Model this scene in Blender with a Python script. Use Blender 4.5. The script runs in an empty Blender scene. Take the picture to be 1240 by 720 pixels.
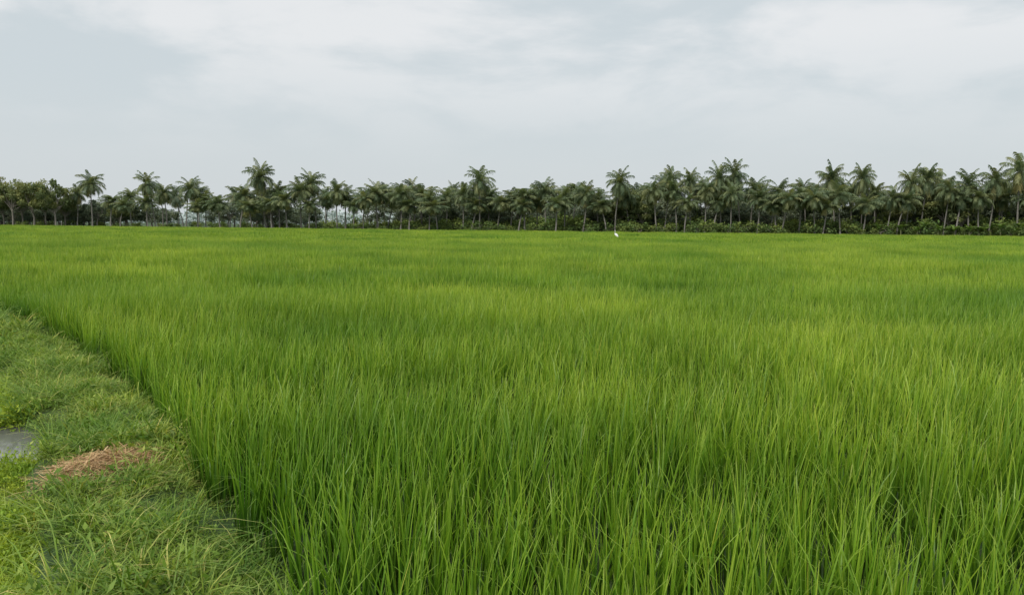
import bpy, math, random
import numpy as np
from mathutils import Vector, Matrix, noise as mnoise
rng = np.random.default_rng(7); random.seed(7)
scene = bpy.context.scene
R = math.radians

# ------------------------------------------------------------------ helpers
class MB:
    def __init__(s):
        s.v=[];s.q=[];s.m=[];s.t=[];s.r=[];s.n=0
    def add(s,v,q,t,r,mat=0):
        v=np.asarray(v,float).reshape(-1,3);q=np.asarray(q,int).reshape(-1,4)
        s.v.append(v);s.q.append(q+s.n);s.m.append(np.full(len(q),mat))
        s.t.append(np.broadcast_to(t,(len(v),)).astype(float));s.r.append(np.broadcast_to(r,(len(v),)).astype(float))
        s.n+=len(v)
    def mesh(s,name,mats,smooth=False):
        v=np.concatenate(s.v);q=np.concatenate(s.q);m=np.concatenate(s.m)
        me=bpy.data.meshes.new(name)
        me.vertices.add(len(v));me.vertices.foreach_set('co',v.astype(np.float32).ravel())
        me.loops.add(q.size);me.loops.foreach_set('vertex_index',q.astype(np.int32).ravel())
        me.polygons.add(len(q));me.polygons.foreach_set('loop_start',np.arange(0,q.size,4,dtype=np.int32))
        me.polygons.foreach_set('loop_total',np.full(len(q),4,dtype=np.int32))
        for k in mats: me.materials.append(k)
        me.polygons.foreach_set('material_index',m.astype(np.int32))
        if smooth: me.polygons.foreach_set('use_smooth',np.ones(len(q),dtype=bool))
        for nm,arr in (('t',s.t),('rnd',s.r)):
            a=me.attributes.new(nm,'FLOAT','POINT');a.data.foreach_set('value',np.concatenate(arr).astype(np.float32))
        me.update();me.validate()
        return me

def link(name,me,loc=(0,0,0),rot=(0,0,0),scl=(1,1,1)):
    o=bpy.data.objects.new(name,me);o.location=loc;o.rotation_euler=rot;o.scale=scl
    scene.collection.objects.link(o);return o

def tube(mb,path,radii,ns=7,mat=0,rnd=0.5):
    path=np.asarray(path,float);n=len(path);tan=np.gradient(path,axis=0)
    tan/=np.linalg.norm(tan,axis=1)[:,None]+1e-9
    ref=np.array([1,0,0.01]) if abs(tan[0][2])>0.6 else np.array([0,0,1.0])
    vs=[]
    for i in range(n):
        a=np.cross(tan[i],ref);a/=np.linalg.norm(a);b=np.cross(tan[i],a)
        for k in range(ns):
            th=2*math.pi*k/ns
            vs.append(path[i]+radii[i]*(math.cos(th)*a+math.sin(th)*b))
    q=[]
    for i in range(n-1):
        for k in range(ns):
            k2=(k+1)%ns
            q.append((i*ns+k,i*ns+k2,(i+1)*ns+k2,(i+1)*ns+k))
    mb.add(vs,q,np.repeat(np.linspace(0,1,n),ns),rnd,mat)

def blades(mb,base,h,lean_dir,lean,curl,width,segs=4,mat=0,rnd=None,droop=0.35,taper=2.2):
    n=len(base);T=np.linspace(0,1,segs+1)
    if rnd is None: rnd=rng.random(n)
    d=np.stack([np.cos(lean_dir),np.sin(lean_dir)],1)
    sa=lean_dir+math.pi/2+rng.normal(0,0.7,n)
    sd=np.stack([np.cos(sa),np.sin(sa)],1)
    V=np.zeros((n,segs+1,2,3))
    for i,t in enumerate(T):
        out=(lean*t+curl*t**2.6)*h
        z=h*(t-droop*curl*t**3.2)
        p=np.zeros((n,3));p[:,:2]=base[:,:2]+d*out[:,None];p[:,2]=base[:,2]+z
        w=width*(0.55+0.45*min(1,t*3))*(1-t**taper)*0.5+0.0003
        V[:,i,0]=p;V[:,i,1]=p
        V[:,i,0,:2]-=sd*w[:,None];V[:,i,1,:2]+=sd*w[:,None]
    idx=np.arange(n)[:,None]*(segs+1)*2
    q=[]
    for i in range(segs):
        q.append(np.concatenate([idx+2*i,idx+2*i+1,idx+2*i+3,idx+2*i+2],1))
    q=np.stack(q,1).reshape(-1,4)
    mb.add(V.reshape(-1,3),q,np.tile(np.repeat(T,2),n),np.repeat(rnd,(segs+1)*2),mat)

def leafquads(mb,pos,size,aspect,mat=0,rnd=0.5,t=0.5,updir=0.3):
    n=len(pos)
    a=rng.normal(size=(n,3));a/=np.linalg.norm(a,axis=1)[:,None]
    b=rng.normal(size=(n,3));b[:,2]*=updir
    b-=a*(a*b).sum(1)[:,None];b/=np.linalg.norm(b,axis=1)[:,None]
    s=(size*(0.6+0.8*rng.random(n)))[:,None]
    V=np.stack([pos-a*s*.5,pos+b*s*aspect*.5,pos+a*s*.5,pos-b*s*aspect*.5],1)
    q=np.arange(n*4).reshape(n,4)
    mb.add(V.reshape(-1,3),q,np.repeat(np.broadcast_to(t,(n,)),4),np.repeat(np.broadcast_to(rnd,(n,)),4),mat)

def collection_of(name,meshes):
    c=bpy.data.collections.new(name)
    for i,me in enumerate(meshes):
        o=bpy.data.objects.new(f"{name}_{i:02d}",me);c.objects.link(o)
    return c

def scatter(name,coll,P,Rt,S,I):
    me=bpy.data.meshes.new(name);P=np.asarray(P,np.float32)
    me.vertices.add(len(P));me.vertices.foreach_set('co',P.ravel())
    a=me.attributes.new('rot','FLOAT_VECTOR','POINT');a.data.foreach_set('vector',np.asarray(Rt,np.float32).ravel())
    a=me.attributes.new('scl','FLOAT_VECTOR','POINT');a.data.foreach_set('vector',np.asarray(S,np.float32).ravel())
    a=me.attributes.new('idx','INT','POINT');a.data.foreach_set('value',np.asarray(I,np.int32))
    o=link(name,me)
    ng=bpy.data.node_groups.new(name+'_scatter','GeometryNodeTree')
    ng.interface.new_socket('Geometry',in_out='INPUT',socket_type='NodeSocketGeometry')
    ng.interface.new_socket('Geometry',in_out='OUTPUT',socket_type='NodeSocketGeometry')
    N=ng.nodes;L=ng.links
    gi=N.new('NodeGroupInput');go=N.new('NodeGroupOutput')
    ip=N.new('GeometryNodeInstanceOnPoints');ci=N.new('GeometryNodeCollectionInfo')
    ci.inputs['Collection'].default_value=coll
    ci.inputs['Separate Children'].default_value=True;ci.inputs['Reset Children'].default_value=True
    def na(nm,ty):
        x=N.new('GeometryNodeInputNamedAttribute');x.data_type=ty;x.inputs['Name'].default_value=nm
        return [k for k in x.outputs if k.enabled and k.name=='Attribute'][0]
    e=N.new('FunctionNodeEulerToRotation')
    L.new(na('rot','FLOAT_VECTOR'),e.inputs[0]);L.new(e.outputs[0],ip.inputs['Rotation'])
    L.new(na('scl','FLOAT_VECTOR'),ip.inputs['Scale']);L.new(na('idx','INT'),ip.inputs['Instance Index'])
    ip.inputs['Pick Instance'].default_value=True
    L.new(gi.outputs[0],ip.inputs['Points']);L.new(ci.outputs[0],ip.inputs['Instance']);L.new(ip.outputs[0],go.inputs[0])
    m=o.modifiers.new('scatter','NODES');m.node_group=ng
    return o

def fnoise(x,y,s,seed=0.0):
    return mnoise.noise(Vector((x/s,y/s,seed)))

# ------------------------------------------------------------------ materials
def newmat(name):
    m=bpy.data.materials.new(name);m.use_nodes=True;nt=m.node_tree;nt.nodes.clear()
    return m,nt,nt.nodes,nt.links
def ramp(N,stops,interp='LINEAR'):
    r=N.new('ShaderNodeValToRGB');cr=r.color_ramp;cr.interpolation=interp
    while len(cr.elements)<len(stops): cr.elements.new(0.5)
    for e,(p,c) in zip(cr.elements,stops): e.position=p;e.color=(*c,1)
    return r
def mixc(N,L,a,b,f,mode='MIX'):
    m=N.new('ShaderNodeMix');m.data_type='RGBA';m.blend_type=mode
    for s,x in ((m.inputs[6],a),(m.inputs[7],b),(m.inputs[0],f)):
        if hasattr(x,'is_output'): L.new(x,s)
        elif isinstance(x,tuple): s.default_value=(*x,1)
        else: s.default_value=x
    return m.outputs[2]
def noise_tex(N,L,vec,scale,detail=3,rough=.5,dist=0):
    n=N.new('ShaderNodeTexNoise');n.inputs['Scale'].default_value=scale;n.inputs['Detail'].default_value=detail
    n.inputs['Roughness'].default_value=rough;n.inputs['Distortion'].default_value=dist
    if vec is not None: L.new(vec,n.inputs['Vector'])
    return n.outputs['Fac']
def attr(N,nm):
    a=N.new('ShaderNodeAttribute');a.attribute_name=nm;return a.outputs['Fac']

def leafmat(name,tstops,rstops,patch=None,rough=.5,trans=.4,spec=.3,patchscale=.12,patch2=None):
    m,nt,N,L=newmat(name)
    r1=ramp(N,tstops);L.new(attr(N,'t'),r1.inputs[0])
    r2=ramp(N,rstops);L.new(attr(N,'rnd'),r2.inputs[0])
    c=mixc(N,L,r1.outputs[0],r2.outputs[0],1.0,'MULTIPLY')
    if patch:
        g=N.new('ShaderNodeNewGeometry')
        n1=noise_tex(N,L,g.outputs['Position'],patchscale,2,.6)
        r3=ramp(N,[(.33,patch[0]),(.67,patch[1])]);L.new(n1,r3.inputs[0])
        c=mixc(N,L,c,r3.outputs[0],1.0,'MULTIPLY')
        if patch2:
            n2=noise_tex(N,L,g.outputs['Position'],patch2,1,.6)
            r5=ramp(N,[(.33,(.82,.86,.82)),(.67,(1.18,1.12,1.12))]);L.new(n2,r5.inputs[0])
            c=mixc(N,L,c,r5.outputs[0],1.0,'MULTIPLY')
    oi=N.new('ShaderNodeObjectInfo')
    r4=ramp(N,[(0,(.85,.87,.85)),(1,(1.12,1.1,1.1))]);L.new(oi.outputs['Random'],r4.inputs[0])
    c=mixc(N,L,c,r4.outputs[0],1.0,'MULTIPLY')
    o=N.new('ShaderNodeOutputMaterial')
    if spec>0:
        p=N.new('ShaderNodeBsdfPrincipled');L.new(c,p.inputs['Base Color']);p.inputs['Roughness'].default_value=rough
        p.inputs['Specular IOR Level'].default_value=spec
    else:
        p=N.new('ShaderNodeBsdfDiffuse');L.new(c,p.inputs[0])
    tr=N.new('ShaderNodeBsdfTranslucent');c2=mixc(N,L,c,(1.25,1.2,.6),1.0,'MULTIPLY');L.new(c2,tr.inputs[0])
    ms=N.new('ShaderNodeMixShader');ms.inputs[0].default_value=trans
    L.new(p.outputs[0],ms.inputs[1]);L.new(tr.outputs[0],ms.inputs[2])
    L.new(ms.outputs[0],o.inputs[0])
    return m

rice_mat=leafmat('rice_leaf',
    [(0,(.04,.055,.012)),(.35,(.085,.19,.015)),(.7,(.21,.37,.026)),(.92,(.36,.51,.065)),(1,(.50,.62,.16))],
    [(0,(.60,.76,.8)),(.5,(1,1,1)),(.95,(1.15,1.10,1.1)),(.985,(1.25,1.15,1.3)),(.992,(1.8,1.25,2.2)),(1,(2.0,1.3,2.6))],
    patch=((.60,.75,.70),(1.32,1.17,1.15)),rough=.42,trans=.34,spec=.38,patch2=.45)
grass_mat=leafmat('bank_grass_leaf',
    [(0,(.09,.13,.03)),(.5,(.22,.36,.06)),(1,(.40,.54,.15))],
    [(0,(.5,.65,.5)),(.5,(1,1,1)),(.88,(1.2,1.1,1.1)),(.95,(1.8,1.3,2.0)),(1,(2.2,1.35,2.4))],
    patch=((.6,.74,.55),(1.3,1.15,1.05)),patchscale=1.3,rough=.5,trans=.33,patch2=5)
weed_mat=leafmat('water_weed_leaf',
    [(0,(.25,.35,.03)),(1,(.50,.64,.08))],[(0,(.55,.65,.6)),(1,(1.2,1.1,1))],
    patch=((.6,.75,.6),(1.15,1.08,1)),patchscale=3.,rough=.5,trans=.3)
straw_mat=leafmat('dry_straw',[(0,(.50,.34,.19)),(1,(.72,.55,.33))],[(0,(.32,.24,.18)),(.45,(.8,.7,.6)),(1,(1.2,1.2,1.15))],rough=.7,trans=.1)
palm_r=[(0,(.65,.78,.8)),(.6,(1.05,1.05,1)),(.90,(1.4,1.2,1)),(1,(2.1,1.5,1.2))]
palm_leaf=leafmat('palm_frond_haze_tint',[(0,(.115,.15,.085)),(1,(.235,.285,.14))],palm_r,rough=.5,trans=.30,spec=.35)  # frond green made paler, so some haze is put into the colour
palm_leaf_haze=leafmat('palm_frond_painted_haze',[(0,(.17,.205,.155)),(1,(.245,.285,.20))],palm_r,trans=.25,spec=0)  # paler, bluer copy of the fronds: haze painted onto the back palms
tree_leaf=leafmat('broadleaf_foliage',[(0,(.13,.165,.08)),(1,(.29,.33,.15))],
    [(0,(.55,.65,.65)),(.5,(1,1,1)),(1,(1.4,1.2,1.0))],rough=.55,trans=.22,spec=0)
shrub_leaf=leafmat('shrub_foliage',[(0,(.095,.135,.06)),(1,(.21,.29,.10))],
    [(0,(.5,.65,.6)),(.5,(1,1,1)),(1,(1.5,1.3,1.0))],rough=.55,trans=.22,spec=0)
wood_leaf_haze=leafmat('woodland_painted_haze',[(0,(.16,.20,.155)),(1,(.235,.28,.20))],  # pale bluish leaves, air haze painted into the woodland colour
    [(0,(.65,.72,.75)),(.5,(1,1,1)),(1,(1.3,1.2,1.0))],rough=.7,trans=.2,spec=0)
haze_leaf=leafmat('painted_haze_foliage',[(0,(.48,.55,.56)),(1,(.56,.63,.64))],[(0,(.9,.9,.9)),(1,(1.1,1.1,1.1))],rough=.9,trans=.1,spec=0)  # blue-grey leaf colour with the mist painted in
banana_leaf=leafmat('banana_leaf',[(0,(.12,.21,.055)),(1,(.22,.34,.09))],[(0,(.8,.8,.8)),(1,(1.2,1.15,1.1))],rough=.4,trans=.3)

def barkmat(name,c1,c2,scale):
    m,nt,N,L=newmat(name)
    g=N.new('ShaderNodeTexCoord')
    mp=N.new('ShaderNodeMapping');mp.inputs['Scale'].default_value=(1,1,3);L.new(g.outputs['Object'],mp.inputs[0])
    r=ramp(N,[(.3,c1),(.7,c2)]);L.new(noise_tex(N,L,mp.outputs[0],scale,3,.7),r.inputs[0])
    p=N.new('ShaderNodeBsdfPrincipled');L.new(r.outputs[0],p.inputs[0]);p.inputs['Roughness'].default_value=.9
    o=N.new('ShaderNodeOutputMaterial');L.new(p.outputs[0],o.inputs[0]);return m
palm_bark=barkmat('palm_trunk',(.15,.14,.125),(.28,.26,.235),3)
tree_bark=barkmat('tree_bark',(.16,.14,.12),(.32,.29,.25),3)
banana_bark=barkmat('banana_stem',(.10,.13,.05),(.22,.22,.10),3)
def plain(name,c,rough=.6):
    m,nt,N,L=newmat(name);g=N.new('ShaderNodeTexCoord')
    n=noise_tex(N,L,g.outputs['Object'],25,3)
    r=ramp(N,[(.3,tuple(k*.85 for k in c)),(.7,c)]);L.new(n,r.inputs[0])
    p=N.new('ShaderNodeBsdfPrincipled');L.new(r.outputs[0],p.inputs[0]);p.inputs['Roughness'].default_value=rough
    o=N.new('ShaderNodeOutputMaterial');L.new(p.outputs[0],o.inputs[0]);return m

# ------------------------------------------------------------------ layout (metres; camera stands at the origin, y = across the field)
EY=[-30,-5,0,2,3.57,4.8,6.9,9.9,15,40,165,400]
EX=[18,3.4,.7,-.3,-1.25,-2.02,-3.38,-5.8,-10.4,-31.5,-138,-340]
def x_edge(y): return np.interp(y,EY,EX)
def far_y(x): return 137.6-.251*x
OW=.12
def bay(y): return .18*np.exp(-((np.asarray(y)-5.75)/.5)**4)+OW
def ground_z(x,y):
    off=(x_edge(y)-x)+bay(y)
    prof=np.interp(off,[-.05,.2,.45,1.0,1.2,1.4,2.6,3.0,3.5,6],[0,.05,.13,.12,.0,-.24,-.26,.0,.12,.1])
    fade=np.interp(y,[60,120],[1,0])
    return prof*fade

# ------------------------------------------------------------------ ground sheet
def axis(lo,hi,step,far):
    a=list(np.arange(lo,hi,step));s=step;v=a[-1]
    while v<far: s*=1.18;v+=s;a.append(v)
    s=step;v=a[0];b=[]
    while v>-far: s*=1.18;v-=s;b.append(v)
    return np.array(b[::-1]+a)
xs=axis(-13,4,.09,4000);ys=axis(-1,16,.09,5000)
X,Y=np.meshgrid(xs,ys);Z=ground_z(X,Y)
near=(np.abs(X+4)<12)&(np.abs(Y-8)<12)
for i,j in np.argwhere(near):
    Z[i,j]+=.035*fnoise(X[i,j],Y[i,j],.6,3)+.02*fnoise(X[i,j],Y[i,j],.17,5)
mb=MB();nx=len(xs);ny=len(ys)
ii=(np.arange(ny-1)[:,None]*nx+np.arange(nx-1)[None,:]).ravel()
mb.add(np.stack([X,Y,Z],-1).reshape(-1,3),np.stack([ii,ii+1,ii+nx+1,ii+nx],1),0,0)
m,nt,N,L=newmat('ground_soil_grass');g=N.new('ShaderNodeNewGeometry')
n1=noise_tex(N,L,g.outputs['Position'],3.5,5,.65);n2=noise_tex(N,L,g.outputs['Position'],.4,3)
ra=ramp(N,[(.35,(.025,.04,.012)),(.5,(.045,.085,.016)),(.7,(.055,.06,.025))]);L.new(n1,ra.inputs[0])
rb=ramp(N,[(.3,(.6,.8,.6)),(.7,(1.1,1.1,1))]);L.new(n2,rb.inputs[0])
c=mixc(N,L,ra.outputs[0],rb.outputs[0],1.0,'MULTIPLY')
p=N.new('ShaderNodeBsdfPrincipled');L.new(c,p.inputs[0]);p.inputs['Roughness'].default_value=.85
bp=N.new('ShaderNodeBump');bp.inputs['Strength'].default_value=.6;bp.inputs['Distance'].default_value=.03
L.new(noise_tex(N,L,g.outputs['Position'],20,4),bp.inputs['Height']);L.new(bp.outputs[0],p.inputs['Normal'])
o=N.new('ShaderNodeOutputMaterial');L.new(p.outputs[0],o.inputs[0])
link('ground',mb.mesh('ground',[m],True))

# ditch water
WZ=-.03
m,nt,N,L=newmat('ditch_water');g=N.new('ShaderNodeNewGeometry')
p=N.new('ShaderNodeBsdfPrincipled');p.inputs['Base Color'].default_value=(.16,.165,.15,1);p.inputs['Roughness'].default_value=.10
p.inputs['IOR'].default_value=1.33;p.inputs['Specular IOR Level'].default_value=1.0
bp=N.new('ShaderNodeBump');bp.inputs['Strength'].default_value=.1;bp.inputs['Distance'].default_value=.01
L.new(noise_tex(N,L,g.outputs['Position'],9,3),bp.inputs['Height']);L.new(bp.outputs[0],p.inputs['Normal'])
o=N.new('ShaderNodeOutputMaterial');L.new(p.outputs[0],o.inputs[0])
mb=MB();yy=np.arange(-4,45,.5);v=[]
for y in yy:
    e=float(x_edge(y));v+= [(e-.75,y,WZ),(e-3.0,y,WZ)]
k=np.arange(len(yy)-1)*2
mb.add(v,np.stack([k,k+1,k+3,k+2],1),0,0);link('ditch_water',mb.mesh('ditch_water',[m]))

# ------------------------------------------------------------------ rice
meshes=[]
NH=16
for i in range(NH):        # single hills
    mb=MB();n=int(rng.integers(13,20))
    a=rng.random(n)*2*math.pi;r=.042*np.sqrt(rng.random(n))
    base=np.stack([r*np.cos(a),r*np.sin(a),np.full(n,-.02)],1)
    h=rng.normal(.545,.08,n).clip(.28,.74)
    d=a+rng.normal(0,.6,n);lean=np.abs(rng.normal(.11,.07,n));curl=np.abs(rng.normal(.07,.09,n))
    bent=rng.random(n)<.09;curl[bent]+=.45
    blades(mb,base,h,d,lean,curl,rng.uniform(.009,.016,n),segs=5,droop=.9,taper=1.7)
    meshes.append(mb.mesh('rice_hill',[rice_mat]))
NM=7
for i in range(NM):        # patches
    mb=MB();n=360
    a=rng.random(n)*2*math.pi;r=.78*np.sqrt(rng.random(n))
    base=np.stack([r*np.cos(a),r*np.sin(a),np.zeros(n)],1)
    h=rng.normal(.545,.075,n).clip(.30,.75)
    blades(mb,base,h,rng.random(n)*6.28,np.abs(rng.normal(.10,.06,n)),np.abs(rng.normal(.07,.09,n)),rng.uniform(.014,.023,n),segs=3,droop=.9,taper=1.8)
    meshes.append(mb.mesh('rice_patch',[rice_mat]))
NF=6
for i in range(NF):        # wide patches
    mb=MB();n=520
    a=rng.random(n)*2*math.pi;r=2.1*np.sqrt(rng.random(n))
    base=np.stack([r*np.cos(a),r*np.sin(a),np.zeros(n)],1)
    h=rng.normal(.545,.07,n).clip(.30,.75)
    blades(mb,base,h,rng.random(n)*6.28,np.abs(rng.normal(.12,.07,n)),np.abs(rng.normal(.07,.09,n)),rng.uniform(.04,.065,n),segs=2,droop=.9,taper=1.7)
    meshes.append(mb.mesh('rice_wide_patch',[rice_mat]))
P=[];RT=[];S=[];I=[]
def canopy(x,y):
    return 1+.13*fnoise(x,y,4,1)+.15*fnoise(x,y,1.1,2)+.10*fnoise(x*.35,y,9,4)+.18*fnoise(x*.12,y,1.8,6)
def fill(y0,y1,sp,row,i0,cnt,margin,jit,edge):
    y=y0
    while y<y1:
        lim=.74*max(y,0)+3.0
        x0=max(-lim,float(x_edge(y))+edge);x=x0
        while x<lim:
            px=x+rng.normal(0,jit);py=y+rng.normal(0,jit)
            if py<far_y(px)-margin*.3 and px>x_edge(py)+edge*.7:
                P.append((px,py,0));th=rng.random()*6.28
                if i0==0:   # a light breeze leans the plants a little to the right
                    tl=.05+.05*fnoise(px,py,2.2,11)
                    q=(Matrix.Rotation(tl+rng.normal(0,.04),3,'Y')@Matrix.Rotation(rng.normal(0,.04),3,'X')@Matrix.Rotation(th,3,'Z')).to_euler()
                    RT.append((q.x,q.y,q.z))
                else: RT.append((rng.normal(0,.03),rng.normal(0,.03),th))
                s=canopy(px,py);S.append((.9+.2*rng.random(),.9+.2*rng.random(),s*(.92+.16*rng.random())));I.append(i0+int(rng.integers(cnt)))
            x+=sp
        y+=row
fill(.9,15,.165,.155,0,NH,0,.04,.06)
fill(14.8,55,1.1,1.05,NH,NM,1,.13,.75)
fill(55,175,3.0,2.8,NH+NM,NF,2,.4,2.)
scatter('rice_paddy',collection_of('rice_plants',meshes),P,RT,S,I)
print('rice instances',len(P))

# ------------------------------------------------------------------ bank grass
meshes=[]
for i in range(9):
    mb=MB();n=26
    a=rng.random(n)*6.28;r=.07*np.sqrt(rng.random(n))
    base=np.stack([r*np.cos(a),r*np.sin(a),np.full(n,-.01)],1)
    h=rng.uniform(.06,.17,n)*(1.35 if i%3==0 else .8)
    blades(mb,base,h,a+rng.normal(0,.9,n),rng.uniform(.1,1.1,n),rng.uniform(.1,1.2,n),rng.uniform(.0035,.007,n),segs=4,droop=.5)
    m_=26;pos=np.stack([rng.normal(0,.07,m_),rng.normal(0,.07,m_),rng.uniform(.01,.07,m_)],1)
    leafquads(mb,pos,.034,.36,rnd=rng.random(m_)*.9,t=rng.uniform(.2,.9,m_))
    meshes.append(mb.mesh('grass_tuft',[grass_mat]))
P=[];RT=[];S=[];I=[]
def scat_bank(y0,y1,o0,o1,dens,smin,smax,cnt,keep=lambda x,y,o:True,z0=None):
    n=int((y1-y0)*(o1-o0)*dens)
    ys_=rng.uniform(y0,y1,n);of=rng.uniform(o0,o1,n);xs_=x_edge(ys_)-of
    zz=ground_z(xs_,ys_)
    for x,y,o_,z in zip(xs_,ys_,of,zz):
        if x<-.8*max(y,0)-3 or not keep(x,y,o_): continue
        P.append((x,y,z if z0 is None else z0));RT.append((rng.normal(0,.15),rng.normal(0,.15),rng.random()*6.28))
        k=smin+(smax-smin)*rng.random();k*=max(.35,1+1.0*fnoise(x,y,.55,8)+.4*fnoise(x,y,.2,9))
        S.append((k,k,k*(.7+.5*rng.random())));I.append(int(rng.integers(cnt)))
SX,SY=-2.58,4.80
def kbank(x,y,o):
    o=o+OW
    dd=((x-SX)/.34)**2+((y-SY)/.42)**2+1.0*fnoise(x,y,.16,3)
    if dd<1 and rng.random()<1.1-dd*.8: return False
    if o+float(bay(y))-OW>1.13+.06*math.sin(y*7)+.05*rng.random() : return False
    if y<5.2 and o>1.00+.12*math.sin(y*5)+.12*rng.random(): return False
    return True
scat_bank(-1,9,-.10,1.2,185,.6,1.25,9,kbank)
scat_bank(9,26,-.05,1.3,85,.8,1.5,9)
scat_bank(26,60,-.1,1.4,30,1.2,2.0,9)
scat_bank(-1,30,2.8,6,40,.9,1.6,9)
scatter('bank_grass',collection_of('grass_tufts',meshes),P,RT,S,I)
# water weeds: fine creeping growth covering the ditch
meshes=[]
for i in range(6):
    mb=MB();m_=230
    rr=.15*np.sqrt(rng.random(m_));aa=rng.random(m_)*6.28
    pos=np.stack([rr*np.cos(aa),rr*np.sin(aa),rng.uniform(.0,.06,m_)],1)
    leafquads(mb,pos,.017,.6,rnd=rng.random(m_),t=np.clip(pos[:,2]/.06*.7+.3*rng.random(m_),0,1),updir=.4)
    n=34;base=np.stack([rng.normal(0,.08,n),rng.normal(0,.08,n),np.zeros(n)],1)
    blades(mb,base,rng.uniform(.04,.11,n),rng.random(n)*6.28,rng.uniform(.1,1.1,n),rng.uniform(0,1,n),rng.uniform(.003,.006,n),segs=3)
    meshes.append(mb.mesh('weed_clump',[weed_mat]))
P=[];RT=[];S=[];I=[]
def wk(x,y,o):
    if y>5.2 and y<6.35: return rng.random()<.02
    return True
scat_bank(-1,5.25,.78,2.8,190,.6,1.2,6,wk,-.02)
scat_bank(6.3,20,.95,2.8,70,.8,1.5,6,wk,-.02)
scatter('water_weeds',collection_of('weed_clumps',meshes),P,RT,S,I)
# straw
mb=MB()
n=1500
bx=rng.normal(0,.15,n);by=rng.normal(0,.19,n)
bx+=.12*np.sin(by*9)
hh=.045*np.exp(-(bx/.25)**2-(by/.28)**2)
base=np.stack([SX+bx,SY+by,ground_z(SX+bx,SY+by)+rng.random(n)*(hh+.02)+.02],1)
h=rng.uniform(.05,.26,n)
d=rng.normal(.5,1.3,n)+rng.integers(0,2,n)*math.pi
segs=4;T=np.linspace(-.5,.5,segs+1);V=np.zeros((n,segs+1,2,3));cv=rng.normal(0,.8,n);pz=rng.normal(0,.22,n)
w=rng.uniform(.0012,.0036,n)
for i,t in enumerate(T):
    ang=d+cv*t*2
    p=base.copy();p[:,0]+=np.cos(ang)*h*t;p[:,1]+=np.sin(ang)*h*t;p[:,2]+=pz*h*t+.02*(0.25-t*t)
    V[:,i,0]=p;V[:,i,1]=p;V[:,i,0,0]-=np.sin(d)*w;V[:,i,0,1]+=np.cos(d)*w;V[:,i,1,0]+=np.sin(d)*w;V[:,i,1,1]-=np.cos(d)*w;V[:,i,1,2]+=.001
idx=np.arange(n)[:,None]*(segs+1)*2
q=np.stack([np.concatenate([idx+2*i,idx+2*i+1,idx+2*i+3,idx+2*i+2],1) for i in range(segs)],1).reshape(-1,4)
mb.add(V.reshape(-1,3),q,np.tile(np.repeat(T+.5,2),n),np.repeat(rng.random(n),(segs+1)*2))
link('dry_straw_pile',mb.mesh('dry_straw_pile',[straw_mat]))

# ------------------------------------------------------------------ coconut palms
def make_palm(H,lean,nf,seed,leaf):
    rg=np.random.default_rng(seed);mb=MB()
    t=np.linspace(0,1,12);la=rg.random()*6.28
    off=lean*(t**1.6)+.12*np.sin(t*5+seed)
    path=np.stack([math.cos(la)*off,math.sin(la)*off,H*t],1)
    rad=.155-.06*t;rad[0]=.28;rad[1]=.19
    rad=rad+.008*np.where(np.arange(12)%2==0,1,-1)
    tube(mb,path,rad,8,1)
    top=path[-1]
    for k in range(9):
        a=rg.random()*6.28;c=top+np.array([math.cos(a)*.28,math.sin(a)*.28,-.25+rg.random()*.2])
        th=np.linspace(0,math.pi,5)
        tube(mb,[c+np.array([0,0,.14*math.cos(x)]) for x in th],[max(.01,.12*math.sin(x)) for x in th],6,0,rnd=.94)
    for f in range(nf):
        u=f/nf
        az=f*2.39996+rg.normal(0,.2)
        e0=R(84)-u**.9*R(125)+rg.normal(0,R(8))
        Lf=rg.uniform(2.9,3.8)*(.72+.28*math.sin(math.pi*min(1,u+.25)))
        ns=12;p=top.copy();ang=e0;pts=[p.copy()];angs=[ang]
        dr=R(rg.uniform(60,105))*(.5+.5*math.cos(max(0,e0)*.8))
        for i in range(ns):
            ang=max(e0-dr*((i+1)/ns)**1.4,R(-88))
            p=p+np.array([math.cos(az)*math.cos(ang),math.sin(az)*math.cos(ang),math.sin(ang)])*Lf/ns
            pts.append(p.copy());angs.append(ang)
        pts=np.array(pts)
        rr=rg.random()*.85 if u<.88 else .85+.15*rg.random()
        tube(mb,pts[::2],np.linspace(.045,.012,len(pts[::2])),4,0,rnd=min(1,rr+.1))
        side=np.array([-math.sin(az),math.cos(az),0])
        nl=22
        for sgn in (-1,1):
            uu=(np.linspace(.10,.99,nl)+rg.normal(0,.008,nl)).clip(0,1)
            xi=uu*ns
            base=np.stack([np.interp(xi,np.arange(ns+1),pts[:,k]) for k in range(3)],1)
            an=np.interp(xi,np.arange(ns+1),angs)
            fw=np.stack([math.cos(az)*np.cos(an),math.sin(az)*np.cos(an),np.sin(an)],1)
            ln=(.95*np.sin(math.pi*(uu*.80+.14))**.7+.12)*rg.uniform(.8,1.1,nl)
            dirv=side*sgn*.75+fw*(.35+.45*uu[:,None])
            dirv=dirv/np.linalg.norm(dirv,axis=1)[:,None]
            dp=rg.uniform(.4,1.1,nl)
            mid=base+dirv*(ln*.5)[:,None];mid[:,2]-=.14*dp*ln
            tip=base+dirv*(ln*.85)[:,None];tip[:,2]-=dp*ln*.8
            wv=fw*.062
            V=np.stack([base-wv,base+wv,mid+wv*.9,mid-wv*.9,mid-wv*.9,mid+wv*.9,tip+wv*.15,tip-wv*.15],1)
            q=np.arange(nl*8).reshape(-1,4)
            mb.add(V.reshape(-1,3),q,np.repeat(.1+.9*rg.random(nl),8),rr,0)
    return mb.mesh('coconut_palm',[leaf,palm_bark])
specs=[(.5,34),(1.1,36),(.2,32),(.9,40),(1.8,34),(.4,26),(.7,38),(.3,42),(.6,30),(1.3,36)]
NP=len(specs)
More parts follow.
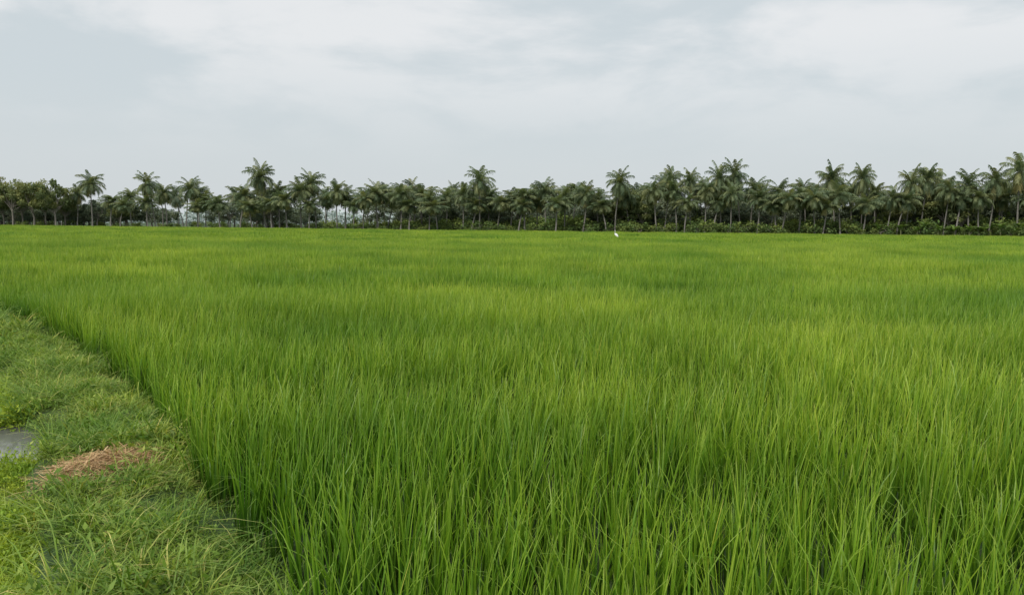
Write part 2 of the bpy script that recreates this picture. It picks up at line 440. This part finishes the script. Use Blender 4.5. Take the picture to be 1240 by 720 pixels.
palm_meshes=[make_palm(8,l,nf,i*13+3,palm_leaf) for i,(l,nf) in enumerate(specs)]
grove_meshes=[make_palm(8,l,nf,i*17+5,palm_leaf_haze) for i,(l,nf) in enumerate(specs[:6])]
# surveyed row: (bearing tangent *1000, crown height m, metres behind the field edge)
row=[(-541,9.3,6),(-517,5.6,3),(-491,6.6,5),(-459,8.9,4),(-445,7.4,9),(-421,8.0,3),(-395,6.0,5),(-376,5.2,3),(-350,6.8,4),(-318,10.3,5),
(-300,7.5,9),(-290,5.8,3),(-272,7.6,4),(-253,9.0,6),(-226,7.4,4),(-215,6.4,7),(-192,6.0,3),(-173,7.2,5),(-160,6.2,8),(-144,6.9,4),(-107,6.0,3),(-118,6.9,9),(-85,6.5,5),
(-64,7.0,4),(-43,9.2,3),(-19,5.5,4),(-2,6.3,5),(16,6.6,3),(43,7.5,4),(67,6.5,5),(91,6.8,3),(109,6.1,6),(132,8.7,2),(195,10.2,5),(211,8.0,3),
(229,10.0,6),(247,8.2,3),(267,10.2,5),(294,10.9,6),(280,7.4,3),(315,6.8,3),(331,7.8,4),(347,6.6,2),(368,7.1,3),(389,6.7,2),(414,10.5,8),(421,7.2,3),
(448,10.4,8),(451,5.8,3),(482,6.6,3),(507,9.4,6),(526,10.2,7),(555,8.1,4),(587,9.1,4),(613,9.7,3),(649,11.3,3),(667,9.0,5),(632,7.0,7),(700,8.6,4),(740,9.5,5),(-720,8,4),
(-560,7.4,8),(-505,4.8,2),(-470,5.4,2),(-405,4.5,3),(-335,4.7,2),(-310,5.2,2),(-262,5.0,3),(-240,6.0,9),(-205,4.8,2),(-133,4.9,2),(-96,4.7,2),(-52,5.0,3),(-30,6.4,8),(8,4.8,2),(30,5.5,6),
(55,5.2,2),(78,7.5,9),(120,5.0,2),(150,6.4,6),(222,6.0,2),(258,6.2,3),(305,8.4,9),(340,5.6,2),(378,8.2,9),(400,5.5,2),(434,8.0,9),(466,7.8,8),(495,6.4,3),(540,7.4,9),(570,7.0,3),(600,6.8,3),(625,8.6,9),(658,6.8,3)]
nP=0
def add_palm(u,yv,H,rot=None,k=None,cs=None):
    global nP
    k=int(rng.integers(NP)) if k is None else k
    cs=rng.uniform(.78,1.08)*(.9 if u>.17 else 1) if cs is None else cs
    link('coconut_palm' if nP==0 else f'coconut_palm.{nP:03d}',palm_meshes[k],(u*yv,yv,0),rot or (rng.normal(0,.03),rng.normal(0,.03),rng.random()*6.28),(cs,cs,H/8));nP+=1
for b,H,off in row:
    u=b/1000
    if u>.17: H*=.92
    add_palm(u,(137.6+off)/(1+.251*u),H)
u=.187;add_palm(u,141/(1+.251*u),7.5,(0,R(-9),0),2,.9)
P=[];RT=[];S=[];I=[]
for i in range(170):
    x=rng.uniform(-150,130);off=rng.uniform(9,45)
    u=x/140
    if u<-.25 and rng.random()<.55: continue
    if u<-.62 and rng.random()<.7: continue
    y=far_y(x)+off
    H=rng.uniform(5.5,8.4)*(1.0 if x<20 else 1.04)
    P.append((x,y,0));RT.append((0,0,rng.random()*6.28));c_=rng.uniform(.82,1.02);S.append((c_,c_,H/8));I.append(int(rng.integers(6)))
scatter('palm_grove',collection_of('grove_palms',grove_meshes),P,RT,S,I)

# ------------------------------------------------------------------ broadleaf trees
def make_tree(H,W,seed,nclump,lmat,lo=.30):
    rg=np.random.default_rng(seed);mb=MB()
    th=H*.36
    path=[(0,0,0),(.1*rg.normal(),.1*rg.normal(),th*.5),(.2*rg.normal(),.2*rg.normal(),th)]
    tube(mb,path,[.20,.15,.13],8,1)
    for i in range(nclump):
        a=rg.random()*6.28;rr=W*.5*math.sqrt(rg.random())*.9
        zc=H*(lo+(.90-lo)*rg.random()*(1-.45*(rr/(W*.5))**2))
        c=np.array([rr*math.cos(a),rr*math.sin(a),zc])
        st=np.array(path[-1])*np.array([1,1,rg.uniform(.75,1)])
        if i%2==0: tube(mb,[st,(st+c)/2+rg.normal(0,.15,3),c],[.09,.05,.02],5,1)
        n=int(rg.integers(80,150));rc=rg.uniform(.5,1.05)*H/7
        d=rg.normal(size=(n,3));d/=np.linalg.norm(d,axis=1)[:,None];d*=(rg.random(n)**.45)[:,None]*rc*np.array([1.15,1.15,.75])
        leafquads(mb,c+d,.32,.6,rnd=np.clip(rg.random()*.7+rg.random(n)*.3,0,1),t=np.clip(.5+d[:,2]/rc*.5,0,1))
    return mb.mesh('broadleaf_tree',[lmat,tree_bark])
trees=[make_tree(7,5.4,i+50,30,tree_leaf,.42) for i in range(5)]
wtrees=[make_tree(7,6.5,i+70,30,wood_leaf_haze) for i in range(4)]
cnt=0
for b,H,off,w_ in [(-668,13.0,3,1.15),(-655,11.0,5,1.1),(-643,12.8,3,1.15),(-630,11.2,6,1.1),(-616,12.4,3,1.2),(-601,11.4,5,1.1),(-588,11.8,3,1.15),(-576,8.8,8,1.),(-505,6.4,9,.9),(-330,6.0,12,1.),
                (150,9.0,9,1.3),(168,7.6,7,1.1),(136,7.6,8,1.1),(-690,11.5,5,1.1),(500,8.0,10,1.1),(545,9.0,9,1.3),(560,8.2,7,1.2),(578,7.4,6,1.)]:
    u=b/1000;yv=(137.6+off)/(1+.251*u)
    link('broadleaf_tree' if cnt==0 else f'broadleaf_tree.{cnt:03d}',trees[cnt%5],(u*yv,yv,0),(0,0,rng.random()*6.28),(w_,w_,H/7.6));cnt+=1
P=[];RT=[];S=[];I=[]
for i in range(330):
    x=rng.uniform(-160,140);u=x/140
    if rng.random()>np.interp(u,[-.8,-.62,-.55,-.25,-.12,1],[1,.5,.10,.2,.9,1]): continue
    y=far_y(x)+rng.uniform(10,45)
    H=rng.uniform(4.6,6.9)+np.interp(u,[-.1,.15,.6],[0,.6,1.0])
    w_=rng.uniform(.9,1.4)
    P.append((x,y,0));RT.append((0,0,rng.random()*6.28));S.append((w_,w_,H/7));I.append(int(rng.integers(4)))
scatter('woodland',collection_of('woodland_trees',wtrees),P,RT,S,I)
shr=[]
for i in range(5):
    mb=MB();rg=np.random.default_rng(i+90)
    for k in range(7):
        c=np.array([rg.normal(0,.8),rg.normal(0,.6),rg.uniform(.3,1.3)]);n=80
        d=rg.normal(size=(n,3));d/=np.linalg.norm(d,axis=1)[:,None];d*=(rg.random(n)**.5)[:,None]*rg.uniform(.4,.75)
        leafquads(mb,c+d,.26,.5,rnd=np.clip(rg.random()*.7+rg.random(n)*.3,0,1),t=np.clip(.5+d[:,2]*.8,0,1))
    for k in range(5):
        tube(mb,[(0,0,0),(rg.normal(0,.3),rg.normal(0,.3),.6),(rg.normal(0,.6),rg.normal(0,.5),1.1)],[.04,.03,.015],4,1)
    shr.append(mb.mesh('shrub',[shrub_leaf,tree_bark]))
P=[];RT=[];S=[];I=[]
for i in range(900):
    x=rng.uniform(-150,125);u=x/145
    dens=np.interp(u,[-.66,-.45,-.22,-.1,.6],[.2,.14,.4,.9,1])
    if rng.random()>dens: continue
    off=rng.uniform(1.5,20);y=far_y(x)+off
    s=rng.uniform(.5,1.3)*(1+.04*off)*np.interp(u,[-.3,0,.5],[.65,1.05,1.25])
    P.append((x,y,0));RT.append((0,0,rng.random()*6.28));S.append((s*1.2,s*1.2,s));I.append(int(rng.integers(5)))
scatter('undergrowth_shrubs',collection_of('shrubs',shr),P,RT,S,I)
# far tree line added in place of mist, haze painted as pale colour
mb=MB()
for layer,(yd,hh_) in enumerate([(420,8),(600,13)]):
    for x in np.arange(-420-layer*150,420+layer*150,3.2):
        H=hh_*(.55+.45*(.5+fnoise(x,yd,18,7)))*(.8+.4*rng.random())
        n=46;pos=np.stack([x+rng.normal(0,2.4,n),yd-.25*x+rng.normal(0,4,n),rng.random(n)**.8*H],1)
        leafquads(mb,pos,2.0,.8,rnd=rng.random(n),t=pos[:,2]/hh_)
link('mist_standin_tree_line',mb.mesh('mist_standin_tree_line',[haze_leaf]))

# ------------------------------------------------------------------ banana plants
def make_banana(seed):
    rg=np.random.default_rng(seed);mb=MB();H=1.5
    tube(mb,[(0,0,0),(.03,0,H*.5),(.05,.03,H)],[.13,.10,.06],8,1)
    for k in range(9):
        az=k*2.4+rg.normal(0,.2);Lb=rg.uniform(1.3,1.8);e=R(rg.uniform(45,80));ns=7;p=np.array([.05,.03,H-.1]);V=[]
        side=np.array([-math.sin(az),math.cos(az),0])
        for i in range(ns+1):
            s_=i/ns;an=e-R(95)*s_**1.6
            w_=.24*math.sin(math.pi*min(1,max(0.03,(s_*1.05-.12))))**.6 if s_>.12 else .02
            V+=[p-side*w_-np.array([0,0,.25*w_]),p,p+side*w_-np.array([0,0,.25*w_])]
            p=p+np.array([math.cos(az)*math.cos(an),math.sin(az)*math.cos(an),math.sin(an)])*Lb/ns
        q=[]
        for i in range(ns):
            b=i*3;q+=[(b,b+1,b+4,b+3),(b+1,b+2,b+5,b+4)]
        mb.add(V,q,rg.random(),rg.random(),0)
    return mb.mesh('banana_plant',[banana_leaf,banana_bark])
bm=[make_banana(i) for i in range(3)]
c_=0
for b in [470,500,530,548,562,575,588,600,615,628,640,655,440,690,521,569,607,648]:
    off=rng.uniform(.8,3.5);u=b/1000;yv=(137.6+off)/(1+.251*u);s=rng.uniform(.7,1.1)
    link('banana_plant' if c_==0 else f'banana_plant.{c_:03d}',bm[c_%3],(u*yv,yv,0),(0,0,rng.random()*6),(s,s,s));c_+=1

# ------------------------------------------------------------------ egret standing in the paddy
white=plain('egret_feathers',(.85,.85,.83));blackm=plain('egret_legs',(.03,.03,.03));yel=plain('egret_bill',(.6,.38,.05))
root=bpy.data.objects.new('white_egret',None);scene.collection.objects.link(root)
root.location=(10.4,78,0);root.rotation_euler=(0,0,R(118));root.scale=(1.06,1.08,1.06)
def part(nm,fn,mat):
    mb=MB();fn(mb);o=link(nm,mb.mesh(nm,[mat],True));o.parent=root
    s=o.modifiers.new('s','SUBSURF');s.levels=1;s.render_levels=1
part('body',lambda mb:tube(mb,[(-.36,0,.42),(-.30,0,.47),(-.18,0,.56),(-.02,0,.66),(.10,0,.72),(.17,0,.76)],[.008,.05,.115,.135,.10,.05],12),white)
part('neck',lambda mb:tube(mb,[(.13,0,.73),(.20,0,.77),(.22,0,.82),(.17,0,.88),(.13,0,.94),(.14,0,1.01),(.18,0,1.05)],[.055,.045,.04,.035,.03,.026,.028],10),white)
part('head',lambda mb:tube(mb,[(.14,0,1.045),(.17,0,1.06),(.21,0,1.06),(.25,0,1.053)],[.012,.035,.034,.014],10),white)
part('bill',lambda mb:tube(mb,[(.24,0,1.054),(.30,0,1.045),(.37,0,1.03)],[.014,.009,.002],8),yel)
for sg,nm in ((1,'left'),(-1,'right')):
    part('wing_'+nm,lambda mb:tube(mb,[(.09,sg*.08,.70),(-.02,sg*.105,.67),(-.18,sg*.09,.56),(-.38,sg*.03,.40)],[.03,.065,.055,.006],8),white)
    part('leg_'+nm,lambda mb:tube(mb,[(-.02,sg*.05,.56),(-.01,sg*.05,.30),(-.03,sg*.05,.29),(-.01,sg*.05,.0)],[.022,.009,.011,.007],6),blackm)
    part('foot_'+nm,lambda mb:[tube(mb,[(-.01,sg*.05,.008),(-.01+.07*math.cos(a),sg*.05+.07*math.sin(a),.006)],[.007,.003],5) for a in (-.5,0,.5,math.pi)],blackm)

# ------------------------------------------------------------------ sky
w=bpy.data.worlds.new('World');scene.world=w;w.use_nodes=True;nt=w.node_tree;N=nt.nodes;L=nt.links;N.clear()
SE,SR=R(50),R(215)
sk=N.new('ShaderNodeTexSky');sk.sky_type='NISHITA';sk.sun_disc=False;sk.sun_elevation=SE;sk.sun_rotation=SR
sk.air_density=1.2;sk.dust_density=3
tc=N.new('ShaderNodeTexCoord');sx=N.new('ShaderNodeSeparateXYZ');L.new(tc.outputs['Generated'],sx.inputs[0])
def math_(op,a,b=None):
    m=N.new('ShaderNodeMath');m.operation=op
    for i,x in enumerate((a,b)):
        if x is None: continue
        if hasattr(x,'is_output'): L.new(x,m.inputs[i])
        else: m.inputs[i].default_value=x
    return m.outputs[0]
zc=math_('MAXIMUM',sx.outputs[2],0.0);den=math_('ADD',zc,.7)
cx=math_('DIVIDE',sx.outputs[0],den);cy=math_('DIVIDE',sx.outputs[1],den)
cb=N.new('ShaderNodeCombineXYZ');L.new(cx,cb.inputs[0]);L.new(cy,cb.inputs[1]);L.new(math_('MULTIPLY',zc,2.8),cb.inputs[2])
n1=noise_tex(N,L,cb.outputs[0],3.3,8,.56,.2)
r=ramp(N,[(.40,(0,0,0)),(.62,(1,1,1))],'EASE');L.new(n1,r.inputs[0])
fade=N.new('ShaderNodeMapRange');fade.inputs[1].default_value=.06;fade.inputs[2].default_value=.22;L.new(zc,fade.inputs[0])
cf=math_('MULTIPLY',r.outputs[0],fade.outputs[0])
col=mixc(N,L,(6.0,6.6,6.9),(7.9,8.05,8.15),cf)
hz=N.new('ShaderNodeMapRange');hz.inputs[1].default_value=0;hz.inputs[2].default_value=.16;L.new(zc,hz.inputs[0])
col=mixc(N,L,(6.3,6.7,6.9),col,hz.outputs[0])
fin=mixc(N,L,col,sk.outputs[0],.08)
bg=N.new('ShaderNodeBackground');bg.inputs[1].default_value=.106;L.new(fin,bg.inputs[0])
wo=N.new('ShaderNodeOutputWorld');L.new(bg.outputs[0],wo.inputs[0])

sun=bpy.data.lights.new('sun','SUN');sun.energy=2.1;sun.angle=R(11);sun.color=(1,.95,.86)
so=bpy.data.objects.new('sun',sun);scene.collection.objects.link(so)
dv=Vector((math.sin(SR)*math.cos(SE),math.cos(SR)*math.cos(SE),math.sin(SE)))
so.rotation_euler=dv.to_track_quat('Z','Y').to_euler()

# ------------------------------------------------------------------ camera
cam=bpy.data.cameras.new('camera');cam.lens=27.2;cam.sensor_width=36;cam.clip_end=12000;cam.clip_start=.05
co=bpy.data.objects.new('camera',cam);scene.collection.objects.link(co)
co.matrix_world=Matrix.Translation((0,0,1.7))@Matrix.Rotation(R(90-5.43),4,'X')@Matrix.Rotation(R(.5),4,'Z')
scene.camera=co
scene.view_settings.view_transform='Standard';scene.view_settings.look='None';scene.view_settings.exposure=0
